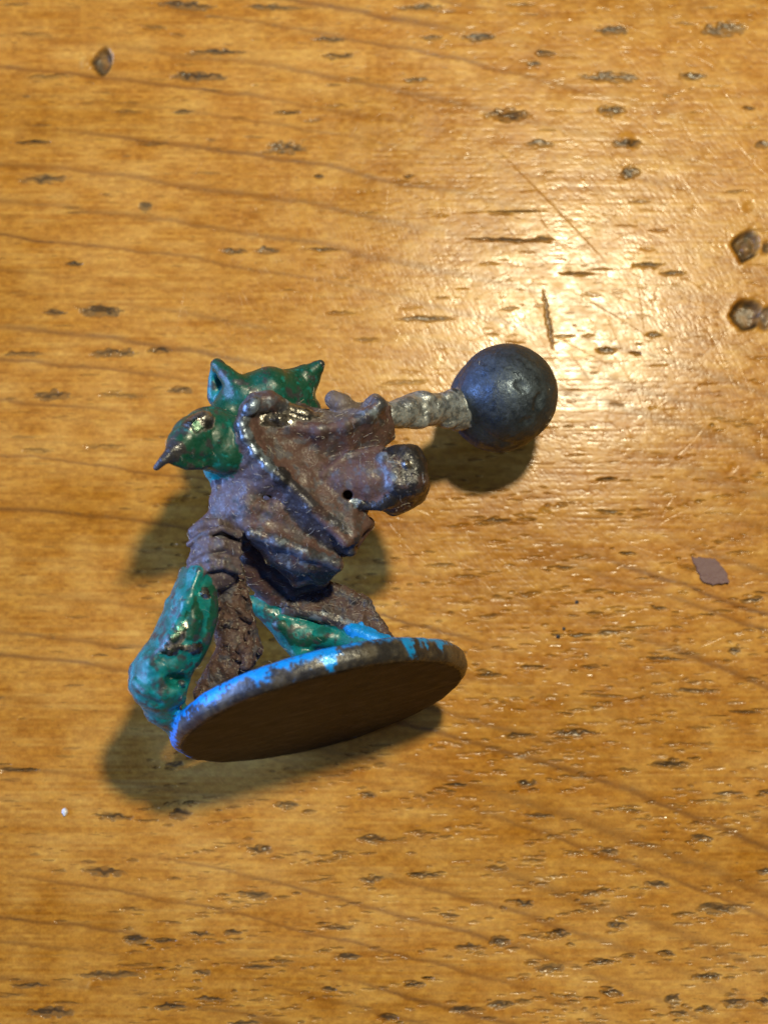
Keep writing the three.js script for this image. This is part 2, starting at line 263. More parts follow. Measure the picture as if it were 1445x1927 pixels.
// ---- the hood or head with its ears and long nose
limb('head', 'green', [[430, 850, 15.8, 48], [397, 826, 16.4, 62], [370, 829, 17.3, 50], [350, 837, 18.1, 37], [337, 845, 18.7, 24]], { k: 0.6 });
lump('head', 'green', 424, 852, 17.2, 36, 40, 1.1, 20, { k: 0.6 });
limb('nose', 'gun', [[337, 845, 18.9, 21], [323, 853, 19.3, 14], [308, 866, 19.5, 9], [295, 880, 19.4, 6]], { k: 0.4 });
lump('head', 'metal', 372, 801, 18.7, 36, 21, 0.6, -45, { k: 0.5 });
limb('head', 'x', [[326, 862, 20.5, 5], [352, 852, 20, 7], [388, 838, 19.2, 5]], { k: 0.7, sub: 1 });
limb('head', 'gun', [[330, 868, 18.9, 7], [352, 876, 18.5, 9], [378, 876, 17.9, 8]], { k: 0.6 });
lump('head', 'brightteal', 404, 889, 14.8, 22, 17, 0.9, 20, { k: 0.4 });
limb('head', 'green', [[466, 748, 13.8, 44], [508, 735, 13.8, 46], [556, 748, 12.8, 36], [578, 770, 12.2, 26]], { k: 0.7 });
limb('head', 'green', [[420, 800, 14, 40], [445, 760, 13.8, 38], [500, 780, 13.4, 40]], { k: 0.7 });
limb('ear', 'green', [[411, 688, 14.3, 11], [424, 702, 14.6, 16], [442, 722, 14.8, 20], [470, 750, 14.8, 20]], { k: 0.5 });
limb('ear', 'gun', [[408, 684, 14.2, 8], [413, 688, 14.3, 10]], { k: 0.3 });
limb('ear', 'teal', [[408, 688, 13.9, 9], [402, 712, 13.4, 10], [404, 745, 13, 14]], { k: 0.5 });
sheet('ear', 'teal', [[410, 690, 13.2], [402, 756, 12.4], [455, 760, 13]], 0.32, { k: 0.5 });
limb('ear', 'green', [[603, 685, 13.2, 7], [594, 693, 13, 13], [574, 710, 12.8, 25], [544, 730, 12.6, 37]], { k: 0.7 });
limb('ear', 'green', [[603, 686, 12.8, 5], [592, 708, 12.4, 10], [577, 736, 12, 16]], { k: 0.6 });
limb('head', 'x', [[384, 766, 17.2, 3], [415, 768, 17.2, 5], [448, 776, 17, 5], [454, 800, 17.6, 4], [452, 850, 17.6, 4]], { k: 0.35, sub: 1 });

// ---- the collar and the robe
const fan = (part, paint, rows, r, opt) => { for (let i = 1; i + 1 < rows.length; i++) sheet(part, paint, [rows[0], rows[i], rows[i + 1]], r, opt); };
const strip = (part, paint, A, B, r, opt) => { for (let i = 0; i + 1 < A.length; i++) { sheet(part, paint, [A[i], A[i + 1], B[i]], r, opt); sheet(part, paint, [A[i + 1], B[i], B[i + 1]], r, opt); } };
limb('collar', 'ridge', [[468, 772, 17.4, 19], [482, 758, 17.9, 21], [506, 754, 17.8, 21], [528, 764, 17.1, 17]], { k: 0.35 });
lump('collar', 'bluemetal', 474, 764, 18.85, 20, 14, 0.45, -52, { k: 0.3 });
limb('collar', 'metal', [[498, 787, 17.1, 12], [525, 789, 17.3, 13], [550, 792, 16.9, 10]], { k: 0.25 });
limb('collar', 'metal', [[538, 770, 16.9, 14], [574, 780, 16.6, 14], [600, 792, 15.8, 10]], { k: 0.3 });
limb('robe', 'brown', [[490, 845, 14.2, 48], [545, 885, 14.1, 64], [615, 900, 13.8, 62], [655, 945, 13.4, 42]], { k: 0.5 });
limb('robe', 'brown', [[500, 800, 14.4, 40], [560, 800, 14, 38], [620, 800, 13.6, 30]], { k: 0.5 });
limb('robe', 'brown', [[560, 900, 12, 60], [560, 920, 6, 60], [545, 935, 0.95, 54]], { k: 0.5 });
// the chest's thickness, down towards the table
limb('robe', 'brown', [[505, 850, 10.5, 44], [600, 885, 10, 54], [650, 930, 9.5, 32]], { k: 1.6 });
limb('robe', 'brown', [[520, 850, 6.5, 42], [600, 885, 6, 50], [645, 920, 5.5, 32]], { k: 1.6 });
limb('robe', 'brown', [[530, 850, 2.6, 40], [600, 885, 2.2, 44], [640, 910, 2, 34]], { k: 1.6 });
limb('sleeve', 'brown', [[630, 895, 11.5, 36], [730, 895, 11.5, 44]], { k: 1.2 });
limb('sleeve', 'brown', [[620, 822, 11.5, 26], [700, 808, 11.2, 28]], { k: 0.4 });
limb('head', 'green', [[430, 842, 11.5, 44], [395, 828, 12, 46]], { k: 0.5 });
limb('head', 'green', [[475, 750, 10.5, 36], [550, 752, 10, 30]], { k: 0.5 });
limb('robe', 'purple', [[446, 905, 14, 39], [452, 955, 13.8, 46], [432, 1000, 13.6, 47]], { k: 0.5 });
// the sharp fold from the collar down, its outer slope and the channel behind it
const FOLD = [[462, 775, 18.3], [455, 800, 18.5], [462, 824, 18.5], [480, 852, 18.3], [500, 876, 18.1], [520, 894, 17.8]];
strip('robe', 'purple', FOLD, [[446, 800, 16], [436, 830, 15.6], [430, 870, 15.4], [440, 905, 15.8], [480, 925, 16.2], [516, 925, 16.4]], 0.26, { k: 0.5 });
limb('robe', 'bluemetal', FOLD.map(([x, y, h]) => [x, y, h, 7]), { k: 0.2 });
const CHAN = [[484, 800, 16.9], [500, 822, 16.7], [530, 852, 16.6], [570, 895, 16.5], [612, 945, 16.4], [664, 1008, 16.1]];
strip('robe', 'brown', [[470, 785, 17.9], [470, 815, 18], [492, 850, 17.8], [525, 892, 17.5], [585, 955, 17.2], [650, 1020, 16.5]], CHAN, 0.3, { k: 0.55 });
strip('robe', 'brown', CHAN, [[545, 810, 16.7], [560, 830, 16.3], [585, 855, 15.9], [615, 890, 16.1], [655, 925, 16.2], [692, 985, 15.4]], 0.35, { k: 0.55 });
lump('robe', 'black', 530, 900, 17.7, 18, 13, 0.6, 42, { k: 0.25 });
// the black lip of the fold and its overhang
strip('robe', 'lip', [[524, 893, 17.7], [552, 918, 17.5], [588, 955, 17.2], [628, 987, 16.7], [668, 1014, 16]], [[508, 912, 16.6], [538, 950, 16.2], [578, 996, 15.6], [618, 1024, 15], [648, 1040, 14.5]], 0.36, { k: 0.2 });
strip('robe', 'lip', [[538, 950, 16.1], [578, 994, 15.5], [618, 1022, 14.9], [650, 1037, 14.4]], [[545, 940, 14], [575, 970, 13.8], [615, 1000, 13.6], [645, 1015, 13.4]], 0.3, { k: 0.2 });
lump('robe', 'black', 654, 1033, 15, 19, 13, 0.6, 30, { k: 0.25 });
strip('robe', 'purple', [[533, 903, 17.4], [545, 930, 17], [535, 960, 16.1]], [[518, 915, 16], [524, 940, 15.8], [515, 968, 15.4]], 0.24, { k: 0.25 });
// the waist, creased
strip('robe', 'purple', [[412, 905, 14.6], [412, 945, 14.8], [405, 975, 14.6]], [[470, 915, 16.3], [468, 950, 16.2], [462, 985, 15.9]], 0.5, { k: 0.5 });
strip('robe', 'brown', [[462, 985, 15.8], [500, 1000, 15.8], [560, 1020, 15.3]], [[468, 950, 16.2], [520, 955, 16.1], [565, 990, 15.4]], 0.45, { k: 0.5 });
limb('robe', 'brown', [[440, 968, 16, 7], [490, 955, 16.5, 8], [535, 975, 15.9, 8]], { k: 0.35 });
limb('robe', 'x', [[462, 942, 17.3, 4], [500, 934, 17.2, 5], [524, 946, 17, 4]], { k: 0.3, sub: 1 });
limb('robe', 'x', [[424, 915, 17, 4], [428, 950, 16.6, 5], [420, 975, 16.2, 4]], { k: 0.25, sub: 1 });
limb('robe', 'purple', [[408, 900, 15.2, 6], [413, 930, 15.2, 7], [408, 965, 14.9, 7]], { k: 0.3 });

// ---- the upper sleeve with its open cuff
limb('sleeve', 'brown', [[575, 824, 15, 27], [640, 826, 14.9, 31], [700, 812, 14.6, 33], [712, 806, 14.3, 29]], { k: 0.45 });
const CREST = [[548, 803, 16.9], [600, 809, 17.1], [650, 800, 17.1], [692, 783, 17], [712, 762, 16.7]];
strip('sleeve', 'brown', CREST, [[565, 838, 15.7], [608, 850, 15.6], [655, 848, 15.5], [705, 840, 14.9], [736, 822, 14]], 0.3, { k: 0.5 });
limb('sleeve', 'ridge', CREST.map(([x, y, h], i) => [x, y, h, 6 + (i > 2 ? (i - 2) * 5 : 0)]), { k: 0.25 });
strip('robe', 'dusty', CREST.slice(0, 4), [[560, 785, 15.6], [605, 784, 15], [645, 778, 14.4], [672, 770, 14.2]], 0.3, { k: 0.5 });
limb('sleeve', 'dusty', [[628, 752, 15, 17], [642, 760, 15, 20], [664, 774, 14.2, 17], [690, 772, 14.6, 16], [706, 757, 15.8, 16]], { k: 0.3 });
limb('sleeve', 'brown', [[718, 770, 15, 19], [721, 800, 14.3, 17], [714, 826, 14, 14]], { k: 0.35 });
limb('robe', 'x', [[540, 840, 17.6, 5], [572, 864, 17.2, 9], [606, 893, 17, 5]], { k: 0.25, sub: 1 });
limb('robe', 'x', [[570, 846, 16.9, 4], [625, 862, 16.6, 5], [690, 848, 16.2, 4]], { k: 0.25, sub: 1 });

// ---- the lower sleeve with a hole in it, and the fist
limb('sleeve', 'brown', [[606, 905, 14.9, 35], [652, 904, 15.3, 48], [700, 902, 15.3, 58], [736, 902, 15.2, 61]], { k: 0.4 });
limb('sleeve', 'blueworn', [[724, 866, 17, 15], [738, 890, 17.25, 17], [738, 912, 17.2, 13]], { k: 0.35 });
limb('sleeve', 'black', [[680, 951, 16.2, 9], [715, 950, 16.5, 12], [735, 938, 16.6, 15]], { k: 0.35 });
limb('sleeve', 'brown', [[608, 894, 16.6, 6], [652, 856, 16.4, 7], [715, 847, 16.2, 9]], { k: 0.3 });
block('hand', 'black', 762, 895, 15.5, 39, 52, 2.2, -8, 8, 1.05, { k: 0.4 });
block('hand', 'black', 772, 872, 16.3, 29, 24, 1.3, 42, -18, 0.7, { k: 0.35 });
block('hand', 'black', 781, 905, 15.9, 25, 24, 1.4, -30, 14, 0.7, { k: 0.35 });
block('hand', 'black', 750, 938, 15.2, 32, 20, 1.4, -28, 20, 0.7, { k: 0.35 });
lump('hand', 'metal', 764, 874, 17.9, 8, 6, 0.25, 40, { k: 0.2 });
limb('hand', 'x', [[790, 884, 18.2, 3], [776, 892, 18.4, 3], [756, 890, 18.6, 3]], { k: 0.2, sub: 1 });
limb('sleeve', 'x', [[653, 931, 20, 10], [655, 932, 15, 9]], { k: 0.15, sub: 1 });
limb('sleeve', 'bluemetal', [[640, 942, 16.1, 5], [656, 950, 16.2, 7], [678, 942, 16.4, 5]], { k: 0.25 });
sheet('robe', 'brown', [[692, 985, 14.6], [664, 1024, 14.4], [600, 940, 15]], 0.5, { k: 0.4 });

// ---- the hip, the skirt flap below the belt
limb('skirt', 'purple', [[396, 1012, 14.6, 40], [406, 1048, 15, 43], [412, 1075, 14.8, 36]], { k: 0.6 });
for (const [y, r, t] of [[1000, 6, -3], [1017, 5, 4], [1033, 7, -2], [1052, 5, 5], [1068, 6, 0]]) limb('skirt', 'purple', [[360 + t, y + 24, 15.9, r], [376, y + 9, 16.35, r], [396, y + 1, 16.65, r + 1], [420, y - 3 + t, 16.7, r], [450, y + 8, 15.9, r]], { k: 0.4 });
limb('skirt', 'purple', [[362, 1000, 15.6, 8], [385, 984, 16, 9], [412, 984, 16.2, 8]], { k: 0.4 });
limb('skirt', 'brown', [[445, 990, 15, 20], [515, 1010, 14.9, 22], [580, 1038, 14.5, 20], [625, 1054, 14.1, 14]], { k: 0.4 });
const HEM = [[474, 1004, 16.5], [520, 1017, 16.5], [575, 1040, 16], [634, 1062, 15]];
strip('skirt', 'brown', [[470, 985, 15.6], [520, 992, 15.8], [580, 1018, 15.4], [630, 1046, 14.6]], HEM, 0.28, { k: 0.45 });
strip('skirt', 'blueworn', HEM, [[484, 1020, 15.2], [510, 1052, 14.2], [558, 1094, 13], [606, 1090, 13.2]], 0.3, { k: 0.45 });
limb('skirt', 'bluemetal', HEM.map(([x, y, h]) => [x, y, h, 5]), { k: 0.2 });
lump('skirt', 'blueworn', 545, 1052, 14.9, 44, 20, 0.7, 32, { k: 0.5 });
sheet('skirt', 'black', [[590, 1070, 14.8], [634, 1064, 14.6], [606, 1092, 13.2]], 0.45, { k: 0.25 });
sheet('skirt', 'brown', [[478, 1030, 12.4], [556, 1100, 10.4], [600, 1085, 11]], 0.9, { k: 0.4 });
limb('skirt', 'brown', [[470, 1060, 11, 34], [520, 1105, 9.6, 34], [575, 1112, 9, 26]], { k: 0.4 });

// ---- the near leg, bent at the knee, and its foot on the base
limb('leg', 'teal', [[374, 1092, 15.4, 30], [364, 1132, 15.4, 41], [338, 1212, 15.2, 47], [309, 1256, 15, 53], [302, 1290, 14.5, 52], [306, 1332, 13.2, 35], [324, 1354, 12, 25], [344, 1376, 10.6, 21]], { k: 0.5 });
limb('leg', 'teal', [[312, 1322, 10.6, 30], [345, 1365, 9.2, 26]], { k: 0.5 });
limb('leg', 'green', [[393, 1120, 15.9, 15], [396, 1160, 15.6, 16], [384, 1205, 15.6, 14], [366, 1240, 15.3, 12]], { k: 0.55 });
limb('leg', 'green', [[362, 1128, 16.6, 12], [366, 1165, 16.7, 14], [358, 1195, 16.6, 12]], { k: 0.6 });
lump('leg', 'x', 341, 1285, 16.8, 32, 16, 1.7, 18, { k: 0.35, sub: 1 });
lump('leg', 'teal', 268, 1300, 14.6, 24, 18, 1, 60, { k: 0.35 });
limb('leg', 'teal', [[280, 1326, 14.6, 10], [306, 1350, 13.8, 10], [330, 1366, 12.6, 11]], { k: 0.25 });
limb('leg', 'x', [[270, 1278, 16.9, 5], [300, 1272, 17.2, 6], [326, 1262, 17.2, 5]], { k: 0.4, sub: 1 });
limb('leg', 'x', [[382, 1145, 17.5, 5], [380, 1190, 17.6, 7], [366, 1250, 17.1, 6]], { k: 0.7, sub: 1 });
limb('leg', 'teal', [[256, 1284, 15.8, 8], [275, 1301, 16.1, 8], [305, 1307, 16.1, 9], [330, 1303, 15.8, 10], [340, 1314, 15.2, 10]], { k: 0.45 });
limb('leg', 'teal', [[296, 1318, 15, 10], [322, 1342, 14, 10]], { k: 0.5 });
limb('leg', 'x', [[262, 1315, 16.2, 4], [300, 1328, 16, 5]], { k: 0.5, sub: 1 });
limb('leg', 'metal', [[347, 1179, 16.9, 8], [334, 1199, 17, 9], [321, 1220, 16.8, 15]], { k: 0.3 });
limb('leg', 'metal', [[338, 1216, 16.7, 9], [368, 1221, 16.3, 9]], { k: 0.35 });
lump('leg', 'metal', 384, 1118, 16.5, 9, 7, 0.55, 0, { k: 0.3 });
strip('leg', 'teal', [[374, 1076, 16.6], [352, 1135, 17], [322, 1200, 17], [286, 1246, 16.6]], [[347, 1076, 14.8], [322, 1135, 14.9], [283, 1222, 14.8], [250, 1264, 14.4]], 0.3, { k: 0.4 });
limb('leg', 'teal', [[286, 1222, 14.8, 7], [254, 1258, 14.8, 9], [251, 1292, 14.6, 9]], { k: 0.35 });
lump('leg', 'brightteal', 342, 1286, 15.6, 9, 7, 0.4, 0, { k: 0.2 });
for (let i = 0; i < 14; i++) { const t = rnd(), x = lerp(258, 330, t) + (rnd() - 0.5) * 14, y = lerp(1322, 1358, t) + (rnd() - 0.5) * 30, r = 6 + rnd() * 6; lump('leg', 'teal', x, y, 14.6 - t * 1.6 + rnd() * 0.5, r, r * 0.7, 0.32, rnd() * 180, { k: 0.25 }); }
// ---- rough cloth hanging between the legs
limb('loincloth', 'cloth', [[430, 1066, 13.6, 26], [438, 1112, 13.2, 31], [442, 1168, 12.6, 39], [450, 1222, 12.2, 42], [420, 1268, 12, 34], [385, 1305, 11.8, 20]], { k: 0.4 });
for (let i = 0; i < 34; i++) { const t = i / 34, x = lerp(425, 470, t) + (rnd() - 0.5) * 66, y = 1075 + 190 * t, r = 5 + rnd() * 8; lump('loincloth', 'cloth', x, y, 14 + rnd() * 0.5 - t * 0.6, r, r * 0.6, 0.3, rnd() * 180, { k: 0.2 }); }
// ---- the far leg
limb('far_leg', 'teal', [[472, 1135, 9.4, 15], [500, 1146, 9.2, 22], [540, 1178, 8.8, 30], [590, 1194, 8.8, 28], [650, 1203, 9.4, 24], [705, 1216, 10.2, 24]], { k: 0.5 });
limb('far_leg', 'teal', [[545, 1200, 8.4, 22], [575, 1238, 9, 20]], { k: 0.5 });
limb('far_leg', 'green', [[530, 1176, 9.8, 9], [556, 1205, 9.4, 9], [620, 1200, 9.8, 9]], { k: 0.6 });
limb('far_leg', 'blue', [[662, 1186, 10.4, 10], [700, 1200, 10.6, 12], [735, 1212, 10.6, 10]], { k: 0.3 });
sheet('skirt', 'cloth', [[517, 1126, 9.8], [686, 1130, 9.6], [732, 1204, 10]], 0.42, { k: 0.4 });
sheet('skirt', 'cloth', [[517, 1126, 9.8], [612, 1102, 10], [686, 1130, 9.6]], 0.42, { k: 0.4 });
limb('skirt', 'ridge', [[540, 1148, 9.9, 8], [600, 1156, 10, 9], [655, 1176, 10.1, 9], [720, 1202, 10.1, 8]], { k: 0.45 });
limb('skirt', 'cloth', [[668, 1130, 10, 10], [686, 1133, 9.8, 9]], { k: 0.3 });

// ---- the chain and the iron ball
limb('chain', 'steel', [[728, 782, 13.2, 24], [755, 777, 12.4, 29], [782, 772, 11.4, 35], [800, 771, 10.8, 32], [822, 770, 9.9, 30], [840, 769, 9, 33], [862, 770, 8.2, 41]], { k: 0.4, flat: 0.75 });
for (const [x, y, h, a, b, d] of [[765, 766, 12.7, 26, 17, -14], [782, 792, 12, 26, 14, 8], [800, 747, 11.8, 19, 11, 10], [820, 772, 11.2, 14, 22, 20], [842, 748, 10.1, 14, 11, -20], [842, 796, 9.7, 16, 11, 10]]) lump('chain', 'steel', x, y, h - 0.22, a, b, 0.5, d, { k: 0.35 });
limb('chain', 'x', [[795, 762, 12.6, 4], [800, 782, 12.4, 4]], { k: 0.3, sub: 1 });
lump('ball', 'iron', 953, 743, 7.2, 97, 97, 97 * unit(8.6), 0, { k: 0.12 });
lump('ball', 'iron', 938, 757, 6.4, 95, 95, 3.75, 0, { k: 0.06 });
limb('ball', 'bluemetal', [[853, 740, 9.1, 8], [852, 772, 9.1, 9], [860, 800, 8.5, 8]], { k: 0.5 });
for (const [x, y, a, b, d, e] of [[985, 726, 17, 11, 20, 0.1], [905, 737, 16, 9, 70, 0.07], [938, 802, 8, 7, 0, 0.1], [1020, 760, 16, 22, 0, 0.08], [1000, 800, 20, 12, 10, 0.07]]) { const dx = (x - 953) / 97, dy = (y - 743) / 97, h = 7.2 + 4 * Math.sqrt(Math.max(0.05, 1 - dx * dx - dy * dy)); lump('ball', 'x', x, y, h + 0.34 - e * 0.5, a, b, 0.34, d, { k: 0.3, sub: 1 }); }

// ---- the round base, standing on its edge
const BN = [Math.sin(0.271) * Math.cos(0.22), Math.sin(0.22), Math.cos(0.271) * Math.cos(0.22)], BR = 11.25, BT = 1.95;
const BW = (() => { const w = [-BN[1] * BN[0], 1 - BN[1] * BN[1], -BN[1] * BN[2]], l = Math.hypot(...w); return w.map((v) => v / l); })();
const BE = [BW[1] * BN[2] - BW[2] * BN[1], BW[2] * BN[0] - BW[0] * BN[2], BW[0] * BN[1] - BW[1] * BN[0]];
const BC = [-4.541, BR * BW[1] - 0.05, 16.484];
add('base', 'base', 0.35, [[BC[0] - BR - 0.3, -0.2, BC[2] - 5], [BC[0] + BR + 0.3, 24, BC[2] + 5]], (x, y, z) => {
  const dx = x - BC[0], dy = y - BC[1], dz = z - BC[2], s = dx * BN[0] + dy * BN[1] + dz * BN[2] + BT / 2, e = dx * BE[0] + dy * BE[1] + dz * BE[2], w = dx * BW[0] + dy * BW[1] + dz * BW[2];
  const ang = Math.atan2(w, e), rr = BR * (1 + 0.006 * Math.sin(3 * ang + 1) + 0.005 * Math.sin(7 * ang) + 0.003 * Math.sin(17 * ang)), r = Math.hypot(e, w) - rr + 0.8;
  const h = Math.abs(s) - BT / 2 + 0.8, d = Math.min(Math.max(r, h), 0) + Math.hypot(Math.max(r, 0), Math.max(h, 0)) - 0.8;
  return d + (s > 0.2 ? 0.07 * sstep(-0.5, 0.5, -(w + 2.6 - e * 0.12)) : 0);                                          // the underside steps in along an old cut
});

// ---- meshing: a narrow band of cells, blocks far from the surface skipped
const DET = { green: 0.045, teal: 0.07, brightteal: 0.12, brown: 0.06, purple: 0.085, ridge: 0.05, black: 0.09, lip: 0.09, blueworn: 0.06, bluemetal: 0.06, gun: 0.05, dusty: 0.1, metal: 0.09, cloth: 0.34, steel: 0.07, iron: 0.045, base: 0.04, blue: 0.08, x: 0.1 };
function solid(list, x, y, z) {
  let d = 1e9, best = 1e9, p = null;
  for (const q of list) {
    const v = q.dist(x, y, z);
    if (q.sub) { const h = clamp(0.5 - 0.5 * (v + d) / q.k); d = lerp(d, -v, h) + q.k * h * (1 - h); continue; }
    if (v < best) { best = v; p = q; }
    if (v - d >= q.k) continue;
    if (d - v >= q.k) { d = v; continue; }
    const h = clamp(0.5 + 0.5 * (d - v) / q.k); d = lerp(d, v, h) - q.k * h * (1 - h);
  }
  return [d, p];
}
function field(list, x, y, z) {
  const [d, p] = solid(list, x, y, z);
  if (Math.abs(d) > 0.6 || !p) return d;
  if (p.part === 'base') return d + 0.07 * (noise3(x * 0.5, y * 0.5, z * 0.5) - 0.5) + 0.05 * (noise3(x * 1.1 + 9, y * 1.1, z * 1.1) - 0.5) + (p.paint === 'base' ? 0.035 * (noise3(x * 1.7, y * 1.7, z * 1.7) - 0.5) * sstep(BR - 1.6, BR - 0.6, Math.hypot(x - BC[0], y - BC[1], z - BC[2])) : 0);
  const a = DET[p.paint] ?? 0.1;
  return d + a * (0.9 * (noise3(x * 1.1, y * 1.1, z * 1.1) - 0.5) + 0.5 * (noise3(x * 3.1 + 7, y * 3.1, z * 3.1) - 0.5) + 0.13 * (noise3(x * 7 + 3, y * 7, z * 7) - 0.5));
}
const CELL = 0.105, BLK = 8;
const LO = [-19, -0.2, -15], N = [344, 240, 360];
const GRID = new Float32Array(N[0] * N[1] * N[2]).fill(9), lists = new Map();
const G = (i, j, k) => (k * N[1] + j) * N[0] + i;
for (let bk = 0; bk < N[2]; bk += BLK) for (let bj = 0; bj < N[1]; bj += BLK) for (let bi = 0; bi < N[0]; bi += BLK) {
  const half = BLK * CELL / 2, cx = LO[0] + bi * CELL + half, cy = LO[1] + bj * CELL + half, cz = LO[2] + bk * CELL + half, reach = half * 1.8 + 0.75;
  const list = PRIMS.filter(({ box: [lo, hi] }) => cx > lo[0] - reach && cx < hi[0] + reach && cy > lo[1] - reach && cy < hi[1] + reach && cz > lo[2] - reach && cz < hi[2] + reach).filter((q) => q.dist(cx, cy, cz) < reach + 0.5);
  if (!list.length) continue;
  const d = solid(list, cx, cy, cz)[0];
  if (d < -reach - 0.5) { for (let k = bk; k < bk + BLK; k++) for (let j = bj; j < bj + BLK; j++) GRID.fill(-9, G(bi, j, k), G(bi, j, k) + BLK); continue; }
  lists.set(G(bi, bj, bk), list);
  for (let k = bk; k < bk + BLK; k++) for (let j = bj; j < bj + BLK; j++) for (let i = bi; i < bi + BLK; i++) GRID[G(i, j, k)] = field(list, LO[0] + i * CELL, LO[1] + j * CELL, LO[2] + k * CELL);
}
const listAt = (i, j, k) => lists.get(G(i - i % BLK, j - j % BLK, k - k % BLK));
const VERT = new Map(), vPos = [], vNor = [], vPrim = [], vCurv = [];
const CORN = []; for (let c = 0; c < 8; c++) CORN.push([c & 1, c >> 1 & 1, c >> 2]);
for (const key of lists.keys()) {
  const bi = key % N[0], bj = Math.floor(key / N[0]) % N[1], bk = Math.floor(key / N[0] / N[1]);
  for (let k = Math.max(bk - 1, 0); k < Math.min(bk + BLK, N[2] - 1); k++) for (let j = Math.max(bj - 1, 0); j < Math.min(bj + BLK, N[1] - 1); j++) for (let i = Math.max(bi - 1, 0); i < Math.min(bi + BLK, N[0] - 1); i++) {
    const id = G(i, j, k); if (VERT.has(id)) continue;
    const f = CORN.map(([a, b, c]) => GRID[G(i + a, j + b, k + c)]); let neg = 0; for (const v of f) if (v < 0) neg++;
    if (!neg || neg === 8) continue;
    let n = 0, x = 0, y = 0, z = 0;
    for (let a = 0; a < 8; a++) for (const b of [1, 2, 4]) if (!(a & b)) { const p = f[a], q = f[a | b]; if ((p < 0) !== (q < 0)) { const t = p / (p - q); n++; x += CORN[a][0] + (b === 1 ? t : 0); y += CORN[a][1] + (b === 2 ? t : 0); z += CORN[a][2] + (b === 4 ? t : 0); } }
    x = LO[0] + (i + x / n) * CELL; y = LO[1] + (j + y / n) * CELL; z = LO[2] + (k + z / n) * CELL;
    const list = listAt(i, j, k) ?? lists.get(key), e = 0.05, c0 = field(list, x, y, z);
    const gx = field(list, x + e, y, z) - field(list, x - e, y, z), gy = field(list, x, y + e, z) - field(list, x, y - e, z), gz = field(list, x, y, z + e) - field(list, x, y, z - e), l = Math.hypot(gx, gy, gz) || 1;
    const s = clamp(-c0 * 2 * e / l, -0.06, 0.06); x += gx / l * s; y += gy / l * s; z += gz / l * s;
    const E = 0.35, around = solid(list, x + E, y, z)[0] + solid(list, x - E, y, z)[0] + solid(list, x, y + E, z)[0] + solid(list, x, y - E, z)[0] + solid(list, x, y, z + E)[0] + solid(list, x, y, z - E)[0];
    VERT.set(id, vPos.length / 3); vPos.push(x, y, z); vNor.push(gx / l, gy / l, gz / l); vCurv.push((around - 6 * solid(list, x, y, z)[0]) / (E * E));
    const w = 0.28, jit = (a) => (noise3(x * 3 + a, y * 3, z * 3 + a) - 0.5) * w * 2; let best = 1e9, pr = null;
    for (const q of list) if (!q.sub) { const v = q.dist(x + jit(1) * 0.6, y + jit(5) * 0.6, z + jit(9) * 0.6); if (v < best) { best = v; pr = q; } }
    vPrim.push(pr);
  }
}
const TRIS = [];
for (const [id, v] of VERT) {
  const i = id % N[0], j = Math.floor(id / N[0]) % N[1], k = Math.floor(id / N[0] / N[1]), here = GRID[id] < 0;
  const quad = (a, b, c, flip) => { const A = VERT.get(a), B = VERT.get(b), C = VERT.get(c); if (A === undefined || B === undefined || C === undefined) return; flip ? TRIS.push(v, B, A, v, C, B) : TRIS.push(v, A, B, v, B, C); };
  if (j && k && here !== GRID[G(i + 1, j, k)] < 0) quad(G(i, j - 1, k), G(i, j - 1, k - 1), G(i, j, k - 1), !here);
  if (i && k && here !== GRID[G(i, j + 1, k)] < 0) quad(G(i, j, k - 1), G(i - 1, j, k - 1), G(i - 1, j, k), !here);
  if (i && j && here !== GRID[G(i, j, k + 1)] < 0) quad(G(i - 1, j, k), G(i - 1, j - 1, k), G(i, j - 1, k), !here);
}

// ---- paint
const PAINT = {
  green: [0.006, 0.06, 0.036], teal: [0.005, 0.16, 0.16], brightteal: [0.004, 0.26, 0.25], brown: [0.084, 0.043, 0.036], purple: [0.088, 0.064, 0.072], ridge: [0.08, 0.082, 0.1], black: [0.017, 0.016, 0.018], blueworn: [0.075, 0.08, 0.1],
  bluemetal: [0.2, 0.25, 0.31], dusty: [0.12, 0.095, 0.088], metal: [0.3, 0.275, 0.24], cloth: [0.082, 0.044, 0.034], steel: [0.33, 0.36, 0.39], iron: [0.078, 0.1, 0.124], base: [0.02, 0.0155, 0.011], blue: [0.006, 0.27, 0.74], gun: [0.036, 0.036, 0.04], lip: [0.036, 0.032, 0.038], bronze: [0.1, 0.085, 0.062],
};
const mix3 = (a, b, t) => { t = clamp(t); return [lerp(a[0], b[0], t), lerp(a[1], b[1], t), lerp(a[2], b[2], t)]; };
